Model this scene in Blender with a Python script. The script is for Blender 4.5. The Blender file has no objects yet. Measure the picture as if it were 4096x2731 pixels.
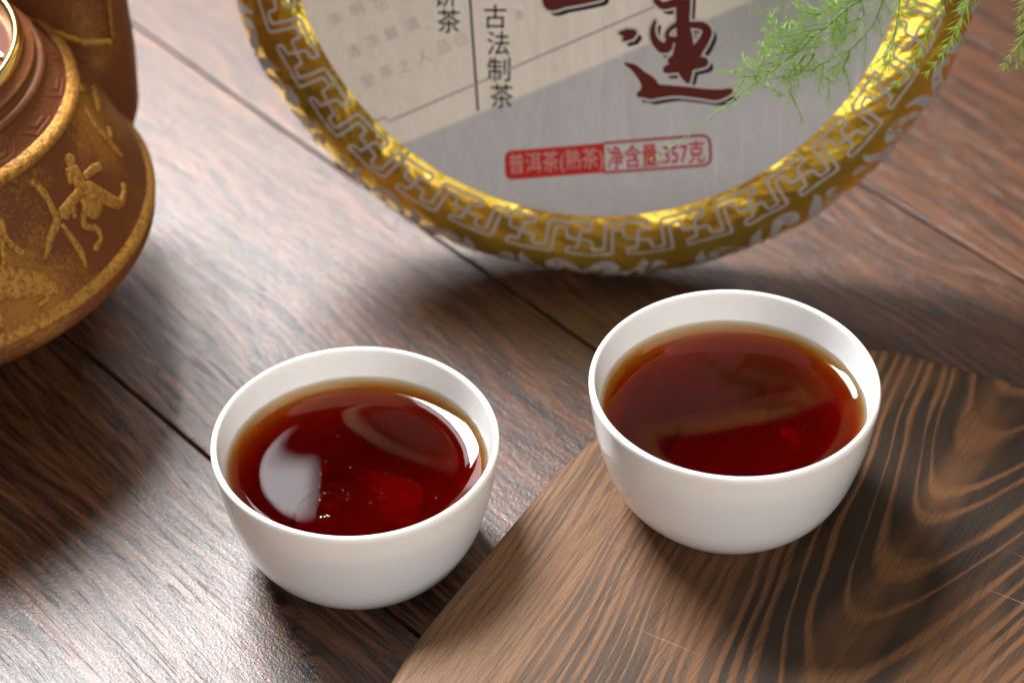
import bpy, bmesh, math, random
from mathutils import Vector, Matrix
from mathutils import noise as mnoise

# ------------------------------------------------------------------ measured layout (millimetres)
D = {"cake":{"c":[24.07,62.85,98.74],"e1":[0.99328,-0.11574,0.0],"e2":[0.03959,0.33972,0.93969],"n":[-0.10876,-0.93338,0.34202]},"split":[[-51.24,-66.18],[8.84,-37.23],[43.05,-20.1]],"thin":[[-58.07,-59.79],[-55.13,-58.4],[-54.14,-59.51],[-30.93,-47.54],[-10.46,-37.01],[16.01,-23.68],[23.75,-19.67]],"vline":[[-33.7,-10.6],[-32.43,-24.16],[-29.62,-54.79]],"chars":[["古",[[-28.63,-25.19],[-22.61,-24.83],[-22.43,-31.44],[-28.47,-31.81]]],["法",[[-27.66,-32.44],[-21.62,-32.07],[-21.43,-38.73],[-27.5,-39.11]]],["制",[[-27.4,-39.66],[-21.18,-39.27],[-21.0,-45.99],[-27.24,-46.39]]],["茶",[[-26.43,-47.0],[-20.18,-46.6],[-20.0,-53.39],[-26.27,-53.8]]],["茶",[[-41.2,-27.2],[-34.98,-26.81],[-34.84,-33.44],[-41.08,-33.84]]],["饼",[[-42.19,-20.18],[-35.99,-19.8],[-35.85,-26.38],[-42.07,-26.77]]]],"faint":[["朱",[[-71.1,-30.82],[-67.61,-29.16],[-66.18,-32.57],[-69.68,-34.23]]],["明",[[-65.59,-28.0],[-62.12,-26.36],[-60.69,-29.75],[-64.16,-31.4]]],["花",[[-59.14,-25.95],[-55.69,-24.32],[-54.26,-27.7],[-57.71,-29.34]]],["清",[[-66.51,-39.67],[-63.02,-37.99],[-61.59,-41.43],[-65.08,-43.12]]],["凉",[[-61.32,-36.35],[-57.85,-34.69],[-56.41,-38.11],[-59.89,-39.78]]],["解",[[-56.16,-33.87],[-52.7,-32.22],[-51.26,-35.64],[-54.72,-37.29]]],["渴",[[-50.54,-31.12],[-47.11,-29.48],[-45.66,-32.88],[-49.1,-34.53]]],["、",[[-45.4,-30.78],[-41.98,-29.15],[-40.53,-32.55],[-43.95,-34.19]]],["爱",[[-62.4,-47.65],[-58.9,-45.95],[-57.46,-49.43],[-60.97,-51.13]]],["茶",[[-57.36,-44.64],[-53.88,-42.96],[-52.44,-46.41],[-55.92,-48.1]]],["之",[[-52.51,-42.65],[-49.04,-40.98],[-47.6,-44.42],[-51.06,-46.1]]],["人",[[-47.2,-39.98],[-43.76,-38.32],[-42.3,-41.76],[-45.75,-43.42]]],["品",[[-41.93,-36.68],[-38.51,-35.04],[-37.05,-38.46],[-40.48,-40.11]]],["位",[[-37.16,-34.25],[-33.75,-32.62],[-32.29,-36.03],[-35.7,-37.67]]],["香",[[-20.51,-26.17],[-17.67,-26.0],[-17.58,-28.9],[-20.43,-29.07]]]],"seal":[[-22.19,-65.81],[5.06,-61.74],[33.23,-57.74],[34.21,-66.27],[5.58,-70.09],[-21.6,-74.12]],"sealL":[[-21.04,-66.48],[4.62,-62.74],[5.2,-69.54],[-20.48,-73.25]],"sealR":[[5.73,-62.51],[31.89,-59.24],[32.46,-65.76],[6.32,-69.37]],"brush":[[[[24.24,-19.1],[24.52,-27.39],[25.21,-31.53],[25.15,-36.39],[26.01,-40.9],[26.59,-42.99]],[3.98,3.48,4.31,5.97,3.65,1.66]],[[[17.2,-21.68],[19.14,-22.86],[22.21,-21.91]],[1.66,1.99,2.32]],[[[26.57,-27.6],[29.7,-27.83],[31.03,-29.24],[30.52,-31.26],[29.23,-33.59],[27.9,-34.95]],[1.66,2.19,2.52,2.65,2.99,2.99]],[[[17.09,-27.13],[16.59,-29.72],[17.25,-32.27],[19.23,-34.27],[20.69,-34.03],[21.18,-32.39]],[0.8,1.49,1.99,2.82,2.82,1.99]],[[[22.97,-27.62],[21.02,-29.33],[20.42,-31.13],[21.78,-31.87],[23.66,-31.93]],[1.33,1.13,1.13,1.66,1.99]],[[[21.91,-37.69],[24.83,-36.4],[28.52,-34.92]],[1.99,4.31,3.32]],[[[20.94,-40.19],[24.96,-38.83],[30.4,-37.67]],[2.32,3.98,2.99]],[[[9.85,-39.23],[12.1,-40.18],[14.25,-42.18],[16.07,-44.05],[16.79,-45.98]],[0.86,1.99,2.65,4.31,5.64]],[[[14.01,-47.45],[17.14,-46.55],[23.43,-45.95],[29.76,-46.27],[34.51,-46.51],[38.06,-45.35]],[1.82,4.31,2.79,2.79,3.18,1.86]],[[[8.07,-30.83],[9.8,-30.89],[11.52,-30.64]],[1.0,2.65,1.99]],[[[9.18,-32.54],[11.09,-31.63]],[1.13,1.66]],[[[-12.3,-21.05],[-10.93,-24.17],[-7.19,-23.16],[-2.82,-22.11],[1.84,-20.9]],[1.99,3.32,3.15,3.15,2.99]]],"brush_off":[[1.39,-1.36]],"relief":[[[[-19.3,71.8],[-18.7,70.6]],[3.4,3.78]],[[[-19.6,70.0],[-21.1,65.8],[-22.1,63.3]],[3.02,3.4,4.53]],[[[-17.8,66.3],[-13.5,65.5],[-11.0,64.4]],[1.7,1.89,2.08]],[[[-21.5,70.4],[-23.6,68.1]],[1.51,1.13]],[[[-19.2,64.6],[-16.2,59.2],[-12.2,54.3],[-8.7,54.7],[-6.7,55.8]],[3.02,3.4,2.27,1.13,1.51]],[[[-23.0,65.0],[-27.6,64.6],[-30.6,63.8]],[2.27,2.27,3.02]],[[[-27.0,63.6],[-28.1,61.4]],[1.89,0.76]],[[[-22.5,62.3],[-26.6,58.7],[-23.8,55.6],[-24.2,53.0],[-26.9,52.0]],[1.13,1.51,1.36,1.13,1.66]],[[[-20.2,62.4],[-21.7,59.0]],[6.42,5.66]],[[[-33.7,74.0],[-32.5,70.8],[-32.6,67.2],[-33.3,63.5],[-37.2,61.2],[-40.4,58.0]],[1.66,1.89,1.59,2.04,1.89,0.98]],[[[-32.4,62.1],[-31.6,57.9],[-31.1,53.7],[-31.7,50.1]],[1.13,1.51,1.74,0.83]],[[[-48.0,72.8],[-47.1,70.1],[-47.5,66.2],[-46.4,63.6],[-45.1,61.6]],[1.89,1.89,1.59,1.59,1.66]],[[[-48.0,68.5],[-50.5,61.3]],[1.51,1.51]],[[[-54.9,59.6],[-52.8,57.7],[-48.0,55.5],[-43.3,52.6],[-40.7,49.4]],[7.55,7.55,6.42,4.53,1.89]],[[[-43.8,51.4],[-43.7,49.3],[-46.0,48.8]],[1.06,1.13,1.51]],[[[-56.1,51.6],[-54.8,48.4]],[2.27,2.27]],[[[8.8,75.5],[10.4,74.5]],[2.06,2.06]],[[[16.7,69.8],[11.2,69.5],[6.4,69.3]],[1.47,1.76,1.17]],[[[1.5,74.2],[-0.5,69.5],[-0.4,64.8],[0.3,59.2]],[0.76,1.32,1.41,1.17]],[[[4.3,65.3],[1.4,64.1]],[1.17,1.06]],[[],[]]],"patch":[[-39.9,68.7]],"fern":[{"stem":[[97.4,16.1,110.3],[92.3,11.3,106.6],[88.3,7.7,104.4],[84.9,5.3,103.7],[80.5,1.8,101.5],[76.2,-1.4,99.8],[72.2,-4.9,97.7],[68.2,-7.6,96.5],[65.2,-10.4,95.4],[61.2,-12.9,94.4],[58.3,-15.4,93.5],[53.1,-19.1,91.2],[48.8,-22.1,89.7],[43.1,-26.1,87.0],[37.2,-29.7,84.7],[33.4,-31.9,84.2]],"br":[[[84.0,-0.6,107.5],[80.2,-0.8,107.3],[75.1,-1.5,106.4],[70.0,-0.5,107.6],[66.3,0.1,108.4]],[[80.7,2.9,100.8],[76.6,3.6,100.0],[72.3,4.1,99.2],[68.5,5.5,99.2],[66.0,6.2,98.5]],[[77.7,-3.2,102.9],[72.7,-3.0,102.1],[68.0,-3.2,100.8],[63.6,-2.4,100.7]],[[74.7,0.5,96.4],[70.4,1.6,94.6],[65.4,3.2,93.4],[64.0,4.8,92.1]],[[72.1,-5.7,98.3],[68.1,-4.5,96.7],[64.5,-3.4,94.9]],[[69.0,-1.5,92.4],[65.5,1.4,89.7],[62.7,4.4,87.0]],[[65.5,-8.1,93.9],[61.8,-6.3,92.9],[58.8,-4.4,92.1],[56.1,-3.4,90.2]],[[63.9,-3.1,88.9],[60.3,-6.8,91.5],[57.0,-10.8,93.8]],[[84.5,2.8,105.3],[84.5,3.2,101.7],[84.6,3.4,97.8],[84.5,3.7,94.0]],[[88.6,10.0,103.0],[89.2,6.1,102.0],[87.6,1.9,100.6],[86.0,-1.3,100.5]],[[82.0,2.0,102.9],[81.8,3.0,98.8],[81.2,4.4,95.3],[79.3,6.1,92.2]],[[79.0,5.9,96.6],[78.2,2.6,95.3],[76.6,-0.2,94.5],[75.2,-2.4,94.5]],[[94.0,6.9,107.1],[93.3,6.2,103.1],[91.6,5.0,98.6],[88.3,4.0,94.3],[84.7,3.2,90.2],[82.3,2.6,86.4],[80.4,2.9,83.7]],[[84.5,-7.5,99.3],[84.3,-6.1,95.7],[82.8,-5.2,91.7],[82.2,-3.2,88.8]],[[80.3,-3.2,93.5],[77.1,-6.1,93.9],[74.5,-9.8,93.4]],[[73.8,-7.2,98.1],[71.9,-4.0,92.5],[68.7,-1.9,85.7]],[[72.1,-1.7,93.7],[70.0,-5.2,91.9],[67.5,-8.1,90.8]],[[75.9,-6.2,97.7],[74.7,-2.4,91.4],[71.6,1.6,85.2]],[[70.8,-5.6,87.5],[69.5,-7.2,86.4],[67.8,-8.0,86.2]],[[87.5,3.2,107.3],[82.3,1.9,107.4],[78.4,-0.3,106.3],[76.3,-2.0,105.9]],[[90.4,10.4,105.0],[86.0,10.2,104.4],[81.8,10.1,103.7],[77.1,11.3,104.5]],[[76.1,-1.7,100.0],[72.9,-2.3,99.8],[70.3,-3.4,99.0],[67.7,-3.9,99.0]]]},{"stem":[[91.3,-29.3,137.1],[91.3,-31.5,133.6],[91.0,-33.3,130.5],[90.4,-36.0,126.4],[89.5,-38.6,122.4],[88.1,-41.4,118.2],[86.1,-43.0,115.4],[84.3,-43.5,114.0]],"br":[[[89.5,-38.9,122.6],[87.9,-41.4,121.1],[85.9,-43.2,120.5],[83.7,-45.0,120.0]]]},{"stem":[[103.6,-27.7,135.9],[102.6,-29.6,132.3],[101.2,-31.2,129.1],[98.9,-33.7,124.7],[96.6,-37.0,119.5],[94.0,-38.9,115.8],[92.0,-40.1,113.1],[89.7,-40.8,111.0]],"br":[[[95.7,-29.1,132.7],[95.1,-31.3,130.6],[94.4,-33.1,129.0],[93.1,-34.9,127.3]]]},{"stem":[[110.5,-26.0,134.8],[109.2,-27.9,131.2],[107.8,-29.5,128.0],[105.8,-32.2,123.4],[103.5,-34.4,119.5],[101.5,-36.0,116.2],[99.5,-36.8,113.9],[98.0,-37.6,111.6]],"br":[[[110.3,-26.4,131.2],[109.9,-28.9,129.0],[110.0,-30.7,127.6]]]},{"stem":[[124.8,-17.5,129.4],[124.3,-19.8,125.1],[124.2,-22.0,120.9],[123.4,-24.9,115.9],[121.0,-26.6,112.3],[119.3,-27.5,109.7],[118.4,-28.4,107.0]],"br":[[[123.2,-25.7,116.4],[122.4,-26.9,114.0],[121.6,-28.3,111.3],[121.4,-29.7,108.6]],[[124.5,-19.7,123.7],[123.2,-21.2,120.3],[122.1,-23.1,116.5]]]}],"cam":{"C":[0.0,-547.367,459.337],"r":[0.999958,-0.005916,-0.00705],"u":[0.009203,0.642795,0.765983],"f":[-0.0,0.766015,-0.642822],"lens":91.4257}}
MM = 0.001
scene = bpy.context.scene
col = scene.collection

# ------------------------------------------------------------------ camera
cd = bpy.data.cameras.new("camera"); cam = bpy.data.objects.new("camera", cd); col.objects.link(cam)
cR, cU, cF = Vector(D['cam']['r']), Vector(D['cam']['u']), Vector(D['cam']['f'])
cam.matrix_world = Matrix.Translation(Vector(D['cam']['C'])*MM) @ Matrix((cR, cU, -cF)).transposed().to_4x4()
cd.sensor_width = 36.0; cd.lens = D['cam']['lens']; cd.clip_start = 0.02; cd.clip_end = 50
cd.dof.use_dof = True; cd.dof.focus_distance = 0.622; cd.dof.aperture_fstop = 10.5
scene.camera = cam

# ------------------------------------------------------------------ studio light
world = bpy.data.worlds.new("World"); scene.world = world; world.use_nodes = True
wbg = world.node_tree.nodes['Background']; wbg.inputs[0].default_value = (0.95, 0.97, 1.0, 1); wbg.inputs[1].default_value = 0.018
def softbox(name, loc, target, sx, sy, watts, color):
    l = bpy.data.lights.new(name, 'AREA'); l.shape = 'RECTANGLE'; l.size = sx*MM; l.size_y = sy*MM
    l.energy = watts; l.color = color
    o = bpy.data.objects.new(name, l); col.objects.link(o)
    o.location = Vector(loc)*MM
    o.rotation_euler = (Vector(target)-Vector(loc)).to_track_quat('-Z', 'Y').to_euler()
    return o
softbox("key_softbox", (-385, 494, 712), (-385, 194, 312), 430, 260, 31.0, (0.96, 0.98, 1.0))
softbox("key_softbox_edge", (-144, 490, 716), (-144, 190, 316), 50, 250, 0.34, (0.96, 0.98, 1.0))
softbox("back_softbox", (-250, 760, 560), (-130, 0, 20), 620, 260, 4.0, (0.99, 0.975, 0.97))
softbox("top_softbox", (280, 60, 1020), (20, -60, 0), 700, 600, 2.6, (1.0, 0.965, 0.92))
softbox("front_softbox", (240, -840, 440), (0, -20, 40), 1200, 600, 5.4, (1.0, 0.98, 0.96))
vs = scene.view_settings
vs.view_transform = 'Standard'; vs.look = 'None'; vs.exposure = 0.18; vs.gamma = 1.0; vs.use_curve_mapping = False
scene.render.engine = 'CYCLES'
cy = scene.cycles
cy.use_denoising = True; cy.max_bounces = 14; cy.transmission_bounces = 10; cy.glossy_bounces = 6; cy.diffuse_bounces = 5
cy.caustics_reflective = True; cy.caustics_refractive = True; cy.blur_glossy = 0.2; cy.sample_clamp_indirect = 6.0

# ------------------------------------------------------------------ helpers
def tag(o, label=None, cat=None, group=None, kind=None):
    for k, v in (('label', label), ('category', cat), ('group', group), ('kind', kind)):
        if v: o[k] = v
    return o
def empty(name, loc=(0, 0, 0), rot=None):
    o = bpy.data.objects.new(name, None); col.objects.link(o); o.location = Vector(loc)*MM
    o.empty_display_size = 0.01
    if rot is not None: o.rotation_euler = rot
    return o
def mesh(name, verts, faces, mat, parent=None, smooth=True, loc=None, idx=None, mats=None):
    me = bpy.data.meshes.new(name)
    me.from_pydata([(v[0]*MM, v[1]*MM, v[2]*MM) for v in verts], [], faces); me.update()
    for m in (mats or [mat]): me.materials.append(m)
    if idx: me.polygons.foreach_set('material_index', idx)
    if smooth: me.polygons.foreach_set('use_smooth', [True]*len(me.polygons))
    o = bpy.data.objects.new(name, me); col.objects.link(o)
    if parent: o.parent = parent
    if loc: o.location = Vector(loc)*MM
    return o
def lathe(prof, seg, fn=None, close_start=False, close_end=False):
    V, F = [], []
    for i, (r, z) in enumerate(prof):
        for j in range(seg):
            a = 2*math.pi*j/seg
            V.append(fn(r, z, a) if fn else (r*math.cos(a), r*math.sin(a), z))
    for i in range(len(prof)-1):
        for j in range(seg):
            k = (j+1) % seg
            F.append((i*seg+j, i*seg+k, (i+1)*seg+k, (i+1)*seg+j))
    if close_start: F.append(tuple(range(seg-1, -1, -1)))
    if close_end: F.append(tuple((len(prof)-1)*seg+j for j in range(seg)))
    return V, F
def catmull(P, n):
    P = [Vector(p) for p in P]
    if len(P) < 3:
        return [P[0].lerp(P[-1], i/n) for i in range(n+1)]
    out = []
    Q = [P[0]*2-P[1]] + P + [P[-1]*2-P[-2]]
    for i in range(1, len(Q)-2):
        for k in range(n):
            t = k/n; a, b, c, d = Q[i-1], Q[i], Q[i+1], Q[i+2]
            out.append(0.5*((2*b)+(c-a)*t+(2*a-5*b+4*c-d)*t*t+(3*b-a-3*c+d)*t**3))
    out.append(P[-1]); return out
def interp(x, xs, ys):
    if x <= xs[0]: return ys[0]
    for i in range(len(xs)-1):
        if x <= xs[i+1]:
            t = (x-xs[i])/(xs[i+1]-xs[i]); return ys[i]+(ys[i+1]-ys[i])*t
    return ys[-1]
def smooth_profile(P, n=5):
    return [(v.x, v.y) for v in catmull([(a, b, 0) for a, b in P], n)]

# --- node helpers
class NT:
    def __init__(s, name):
        s.m = bpy.data.materials.new(name); s.m.use_nodes = True; s.t = s.m.node_tree
        s.b = s.t.nodes['Principled BSDF']; s.out = s.t.nodes['Material Output']
    def n(s, typ, **kw):
        x = s.t.nodes.new(typ)
        for k, v in kw.items(): setattr(x, k, v)
        return x
    def link(s, a, b): s.t.links.new(a, b)
    def put(s, sock, v):
        if hasattr(v, 'is_linked'): s.link(v, sock)
        else: sock.default_value = v
    def math(s, op, a, b=0.0, c=0.0):
        x = s.n('ShaderNodeMath', operation=op)
        for i, v in enumerate((a, b, c)): s.put(x.inputs[i], v)
        return x.outputs[0]
    def coord(s): return s.n('ShaderNodeTexCoord').outputs['Object']
    def mapping(s, vec, scale=(1, 1, 1), loc=(0, 0, 0), rot=(0, 0, 0)):
        x = s.n('ShaderNodeMapping'); s.link(vec, x.inputs[0]); s.put(x.inputs[1], loc); x.inputs[2].default_value = rot; x.inputs[3].default_value = scale
        return x.outputs[0]
    def noise(s, vec, scale, detail=3, rough=0.5, dist=0.0, dim='3D'):
        x = s.n('ShaderNodeTexNoise', noise_dimensions=dim); s.link(vec, x.inputs['Vector'])
        x.inputs['Scale'].default_value = scale; x.inputs['Detail'].default_value = detail; x.inputs['Roughness'].default_value = rough; x.inputs['Distortion'].default_value = dist
        return x.outputs[0]
    def ramp(s, f, stops, interp='LINEAR'):
        x = s.n('ShaderNodeValToRGB'); s.link(f, x.inputs[0]); r = x.color_ramp; r.interpolation = interp
        while len(r.elements) < len(stops): r.elements.new(0.5)
        for e, (p, c) in zip(r.elements, stops):
            e.position = p; e.color = (c, c, c, 1) if isinstance(c, (int, float)) else (*c, 1)
        return x.outputs[0]
    def mix(s, f, a, b, blend='MIX'):
        x = s.n('ShaderNodeMix', data_type='RGBA', blend_type=blend)
        s.put(x.inputs[0], f)
        for sock, v in ((x.inputs[6], a), (x.inputs[7], b)):
            if isinstance(v, tuple): v = (*v, 1)
            s.put(sock, v)
        return x.outputs[2]
    def bump(s, h, dist, strength=1.0, normal=None):
        x = s.n('ShaderNodeBump'); s.link(h, x.inputs['Height']); x.inputs['Distance'].default_value = dist; x.inputs['Strength'].default_value = strength
        if normal: s.link(normal, x.inputs['Normal'])
        return x.outputs[0]
    def set(s, **kw):
        for k, v in kw.items():
            k = k.replace('_', ' ').title().replace('Ior', 'IOR')
            if isinstance(v, tuple): v = (*v, 1)
            s.put(s.b.inputs[k], v)
        return s
def flat(name, color, rough=0.6, metal=0.0, **kw):
    m = NT(name); m.set(base_color=color, roughness=rough, metallic=metal, **kw)
    if 'ink' in name or 'print' in name: m.b.inputs['Specular IOR Level'].default_value = 0.12
    return m.m

# ------------------------------------------------------------------ materials
def table_wood():
    m = NT('table_laminate'); c = m.coord()
    rnd = m.n('ShaderNodeObjectInfo').outputs['Random']
    comb = m.n('ShaderNodeCombineXYZ'); m.put(comb.inputs[0], m.math('MULTIPLY', rnd, 3.7)); m.put(comb.inputs[1], m.math('MULTIPLY', rnd, 1.9)); m.put(comb.inputs[2], m.math('MULTIPLY', rnd, 7.3))
    add = m.n('ShaderNodeVectorMath', operation='ADD'); m.link(c, add.inputs[0]); m.link(comb.outputs[0], add.inputs[1]); v = add.outputs[0]
    # gentle wander of the grain
    w = m.noise(m.mapping(v, (4, 9, 4)), 1.0, 2)
    wc = m.n('ShaderNodeCombineXYZ'); m.put(wc.inputs[1], m.math('MULTIPLY', m.math('SUBTRACT', w, 0.5), 0.042))
    add2 = m.n('ShaderNodeVectorMath', operation='ADD'); m.link(v, add2.inputs[0]); m.link(wc.outputs[0], add2.inputs[1]); g = add2.outputs[0]
    broad = m.noise(m.mapping(g, (8, 95, 30)), 1.0, 4, 0.6)
    streak = m.noise(m.mapping(g, (40, 760, 60)), 1.0, 6, 0.72)
    fine = m.noise(m.mapping(g, (90, 2100, 100)), 1.0, 3, 0.6)
    rings = m.n('ShaderNodeTexNoise', noise_dimensions='1D')
    sp = m.n('ShaderNodeSeparateXYZ'); m.link(g, sp.inputs[0])
    m.put(rings.inputs['W'], m.math('ADD', m.math('MULTIPLY', sp.outputs[1], 330.0), m.math('MULTIPLY', m.noise(m.mapping(v, (9, 22, 5)), 1.0, 2), 16.0))); rings.inputs['Scale'].default_value = 1.0; rings.inputs['Detail'].default_value = 2.0
    broad = m.math('ADD', m.math('MULTIPLY', broad, 0.45), m.math('MULTIPLY', rings.outputs[0], 0.55))
    s = m.math('ADD', m.math('MULTIPLY', streak, 0.56), m.math('MULTIPLY', broad, 0.36))
    s = m.math('ADD', s, m.math('MULTIPLY', fine, 0.26)); s = m.math('SUBTRACT', s, 0.07)
    colr = m.ramp(s, [(0.40, (0.005, 0.0035, 0.003)), (0.47, (0.022, 0.010, 0.006)), (0.54, (0.078, 0.029, 0.012)), (0.62, (0.140, 0.055, 0.023)), (0.74, (0.21, 0.092, 0.043))])
    # big tonal patches
    patch = m.noise(v, 11.0, 2)
    colr = m.mix(m.math('MULTIPLY', patch, 0.5), colr, m.mix(0.5, colr, (0.105, 0.045, 0.023)))
    # black pores
    pores = m.ramp(m.noise(m.mapping(g, (55, 1100, 100)), 1.0, 2, 0.5), [(0.30, 1.0), (0.38, 0.0)])
    colr = m.mix(m.math('MULTIPLY', pores, 0.7), colr, (0.012, 0.008, 0.007))
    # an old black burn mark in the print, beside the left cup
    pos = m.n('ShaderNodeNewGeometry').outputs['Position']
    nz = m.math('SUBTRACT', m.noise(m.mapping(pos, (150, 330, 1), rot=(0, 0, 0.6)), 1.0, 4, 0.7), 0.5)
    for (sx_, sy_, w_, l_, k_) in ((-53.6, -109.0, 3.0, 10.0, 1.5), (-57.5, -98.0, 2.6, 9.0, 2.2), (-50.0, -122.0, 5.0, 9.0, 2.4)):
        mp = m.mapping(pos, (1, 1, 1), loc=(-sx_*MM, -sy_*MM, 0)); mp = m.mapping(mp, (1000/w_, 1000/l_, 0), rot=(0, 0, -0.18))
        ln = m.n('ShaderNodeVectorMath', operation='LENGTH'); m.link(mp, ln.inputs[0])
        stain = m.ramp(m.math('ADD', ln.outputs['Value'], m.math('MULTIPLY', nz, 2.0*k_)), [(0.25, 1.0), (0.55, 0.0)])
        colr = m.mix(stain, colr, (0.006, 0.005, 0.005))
    m.set(base_color=colr)
    peel = m.noise(c, 1300.0, 3, 0.6)
    peel2 = m.noise(m.mapping(c, (260, 620, 300)), 1.0, 3, 0.6)
    h = m.math('ADD', m.math('MULTIPLY', peel, 1.2), m.math('MULTIPLY', peel2, 0.9))
    h = m.math('ADD', h, m.math('MULTIPLY', streak, 0.8))
    h = m.math('SUBTRACT', h, m.math('MULTIPLY', pores, 0.5))
    m.set(normal=m.bump(h, 0.00015, 1.0))
    m.set(roughness=m.ramp(streak, [(0.3, 0.42), (0.7, 0.27)]))
    m.b.inputs['Specular IOR Level'].default_value = 0.5
    return m.m
def board_wood():
    m = NT('charred_pine'); c = m.coord()
    sep = m.n('ShaderNodeSeparateXYZ'); m.link(c, sep.inputs[0]); x, y = sep.outputs[0], sep.outputs[1]
    w1 = m.math('SUBTRACT', m.noise(m.mapping(c, (8, 24, 10)), 1.0, 2), 0.5)
    w2 = m.math('SUBTRACT', m.noise(m.mapping(c, (60, 260, 60)), 1.0, 3), 0.5)
    u = m.math('MULTIPLY', x, 1000.0); v = m.math('MULTIPLY', y, 1000.0)
    v = m.math('ADD', v, m.math('MULTIPLY', w1, 16.0))
    # rings: f = sqrt-like in v minus slope in u  -> cathedral arches that straighten into side grain
    v2 = m.math('MULTIPLY', v, v)
    f = m.math('SUBTRACT', m.math('MULTIPLY', m.math('SQRT', m.math('ADD', v2, 160.0)), 0.12), m.math('MULTIPLY', u, 0.052))
    f = m.math('ADD', f, m.math('MULTIPLY', m.math('MULTIPLY', v2, 0.0026), 1.0))
    f = m.math('ADD', f, m.math('MULTIPLY', w1, 2.4)); f = m.math('ADD', f, m.math('MULTIPLY', w2, 0.12))
    jit = m.n('ShaderNodeTexNoise', noise_dimensions='1D'); m.put(jit.inputs['W'], m.math('MULTIPLY', f, 0.62)); jit.inputs['Scale'].default_value = 1.0; jit.inputs['Detail'].default_value = 2.0
    f = m.math('ADD', f, m.math('MULTIPLY', m.math('SUBTRACT', jit.outputs[0], 0.5), 1.5))
    fr = m.math('FRACT', f)
    
    fib = m.noise(m.mapping(c, (60, 1500, 200)), 1.0, 4, 0.65)
    fc = m.n('ShaderNodeCombineXYZ'); m.put(fc.inputs[0], m.math('MULTIPLY', u, 0.020)); m.put(fc.inputs[1], m.math('MULTIPLY', f, 2.6)); m.put(fc.inputs[2], m.math('MULTIPLY', v, 0.05))
    fib2 = m.noise(fc.outputs[0], 1.0, 6, 0.72)
    heart = m.math('MAXIMUM', m.math('SUBTRACT', 1.0, m.math('MULTIPLY', m.math('ABSOLUTE', v), 0.016)), 0.0)
    tri = m.math('MULTIPLY', m.math('ABSOLUTE', m.math('SUBTRACT', fr, 0.5)), 2.0)
    big = m.noise(m.mapping(c, (14, 60, 20)), 1.0, 2)
    tri = m.math('ADD', tri, m.math('MULTIPLY', m.math('SUBTRACT', fib2, 0.5), 1.0)); tri = m.math('ADD', tri, m.math('MULTIPLY', m.math('SUBTRACT', big, 0.5), 1.1))
    ring = m.ramp(m.math('ADD', tri, m.math('MULTIPLY', heart, 0.40)), [(0.42, 0.0), (0.80, 1.0)], 'EASE')
    # dark charred heart; paler flank also has the glare put into its colour
    edge = m.ramp(m.math('ADD', m.math('MULTIPLY', v, 0.008), m.math('MULTIPLY', w1, 0.5)), [(0.0, 0.0), (1.0, 1.0)])
    flank = m.math('MULTIPLY', m.math('ABSOLUTE', v), 0.0105)
    flank = m.math('MINIMUM', m.math('MAXIMUM', m.math('SUBTRACT', flank, 0.25), 0.0), 1.0)
    early = m.mix(fib2, (0.085, 0.034, 0.013), (0.165, 0.072, 0.027))
    earlyl = m.mix(fib2, (0.135, 0.066, 0.029), (0.205, 0.106, 0.051))
    early = m.mix(flank, early, earlyl)
    late = m.mix(fib2, (0.013, 0.008, 0.005), (0.036, 0.020, 0.011))
    latel = m.mix(fib2, (0.052, 0.027, 0.015), (0.098, 0.053, 0.029))
    late = m.mix(flank, late, latel)
    ring = m.math('MULTIPLY', ring, m.ramp(m.noise(m.mapping(c, (12, 60, 20)), 1.0, 3), [(0.36, 0.25), (0.56, 1.0)]))
    ring = m.math('MULTIPLY', ring, m.math('SUBTRACT', 1.0, m.math('MULTIPLY', flank, 0.50)))
    colr = m.mix(ring, early, late)
    colr = m.mix(m.math('MULTIPLY', m.ramp(fib, [(0.36, 1.0), (0.5, 0.0)]), 0.55), colr, (0.03, 0.02, 0.014))
    # pale scratches across the grain
    sc = m.noise(m.mapping(c, (900, 14, 40), rot=(0, 0, 0.12)), 1.0, 2, 0.5)
    msk = m.ramp(m.noise(c, 16.0, 2), [(0.54, 0.0), (0.62, 1.0)])
    sm = m.math('MULTIPLY', m.ramp(sc, [(0.68, 0.0), (0.74, 1.0)]), msk)
    colr = m.mix(m.math('MULTIPLY', sm, 0.45), colr, (0.34, 0.25, 0.17))
    m.set(base_color=colr)
    h = m.math('ADD', m.math('MULTIPLY', fib, 0.6), m.math('MULTIPLY', fib2, 0.7))
    h = m.math('SUBTRACT', h, m.math('MULTIPLY', ring, 0.12))
    h = m.math('ADD', h, m.math('MULTIPLY', m.noise(c, 1500.0, 2), 0.25))
    m.set(normal=m.bump(h, 0.00022, 0.9), roughness=m.ramp(fib, [(0.3, 0.60), (0.7, 0.42)]))
    m.b.inputs['Specular IOR Level'].default_value = 0.16
    return m.m
def porcelain():
    m = NT('white_porcelain')
    m.set(base_color=(0.875, 0.862, 0.842), roughness=0.10)
    m.set(normal=m.bump(m.noise(m.coord(), 90.0, 2), 0.0006, 0.25))
    m.b.inputs['Subsurface Weight'].default_value = 0.25; m.b.inputs['Subsurface Radius'].default_value = (1.0, 0.75, 0.55); m.b.inputs['Subsurface Scale'].default_value = 0.0025
    m.b.inputs['Coat Weight'].default_value = 0.3; m.b.inputs['Coat Roughness'].default_value = 0.05
    return m.m
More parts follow.
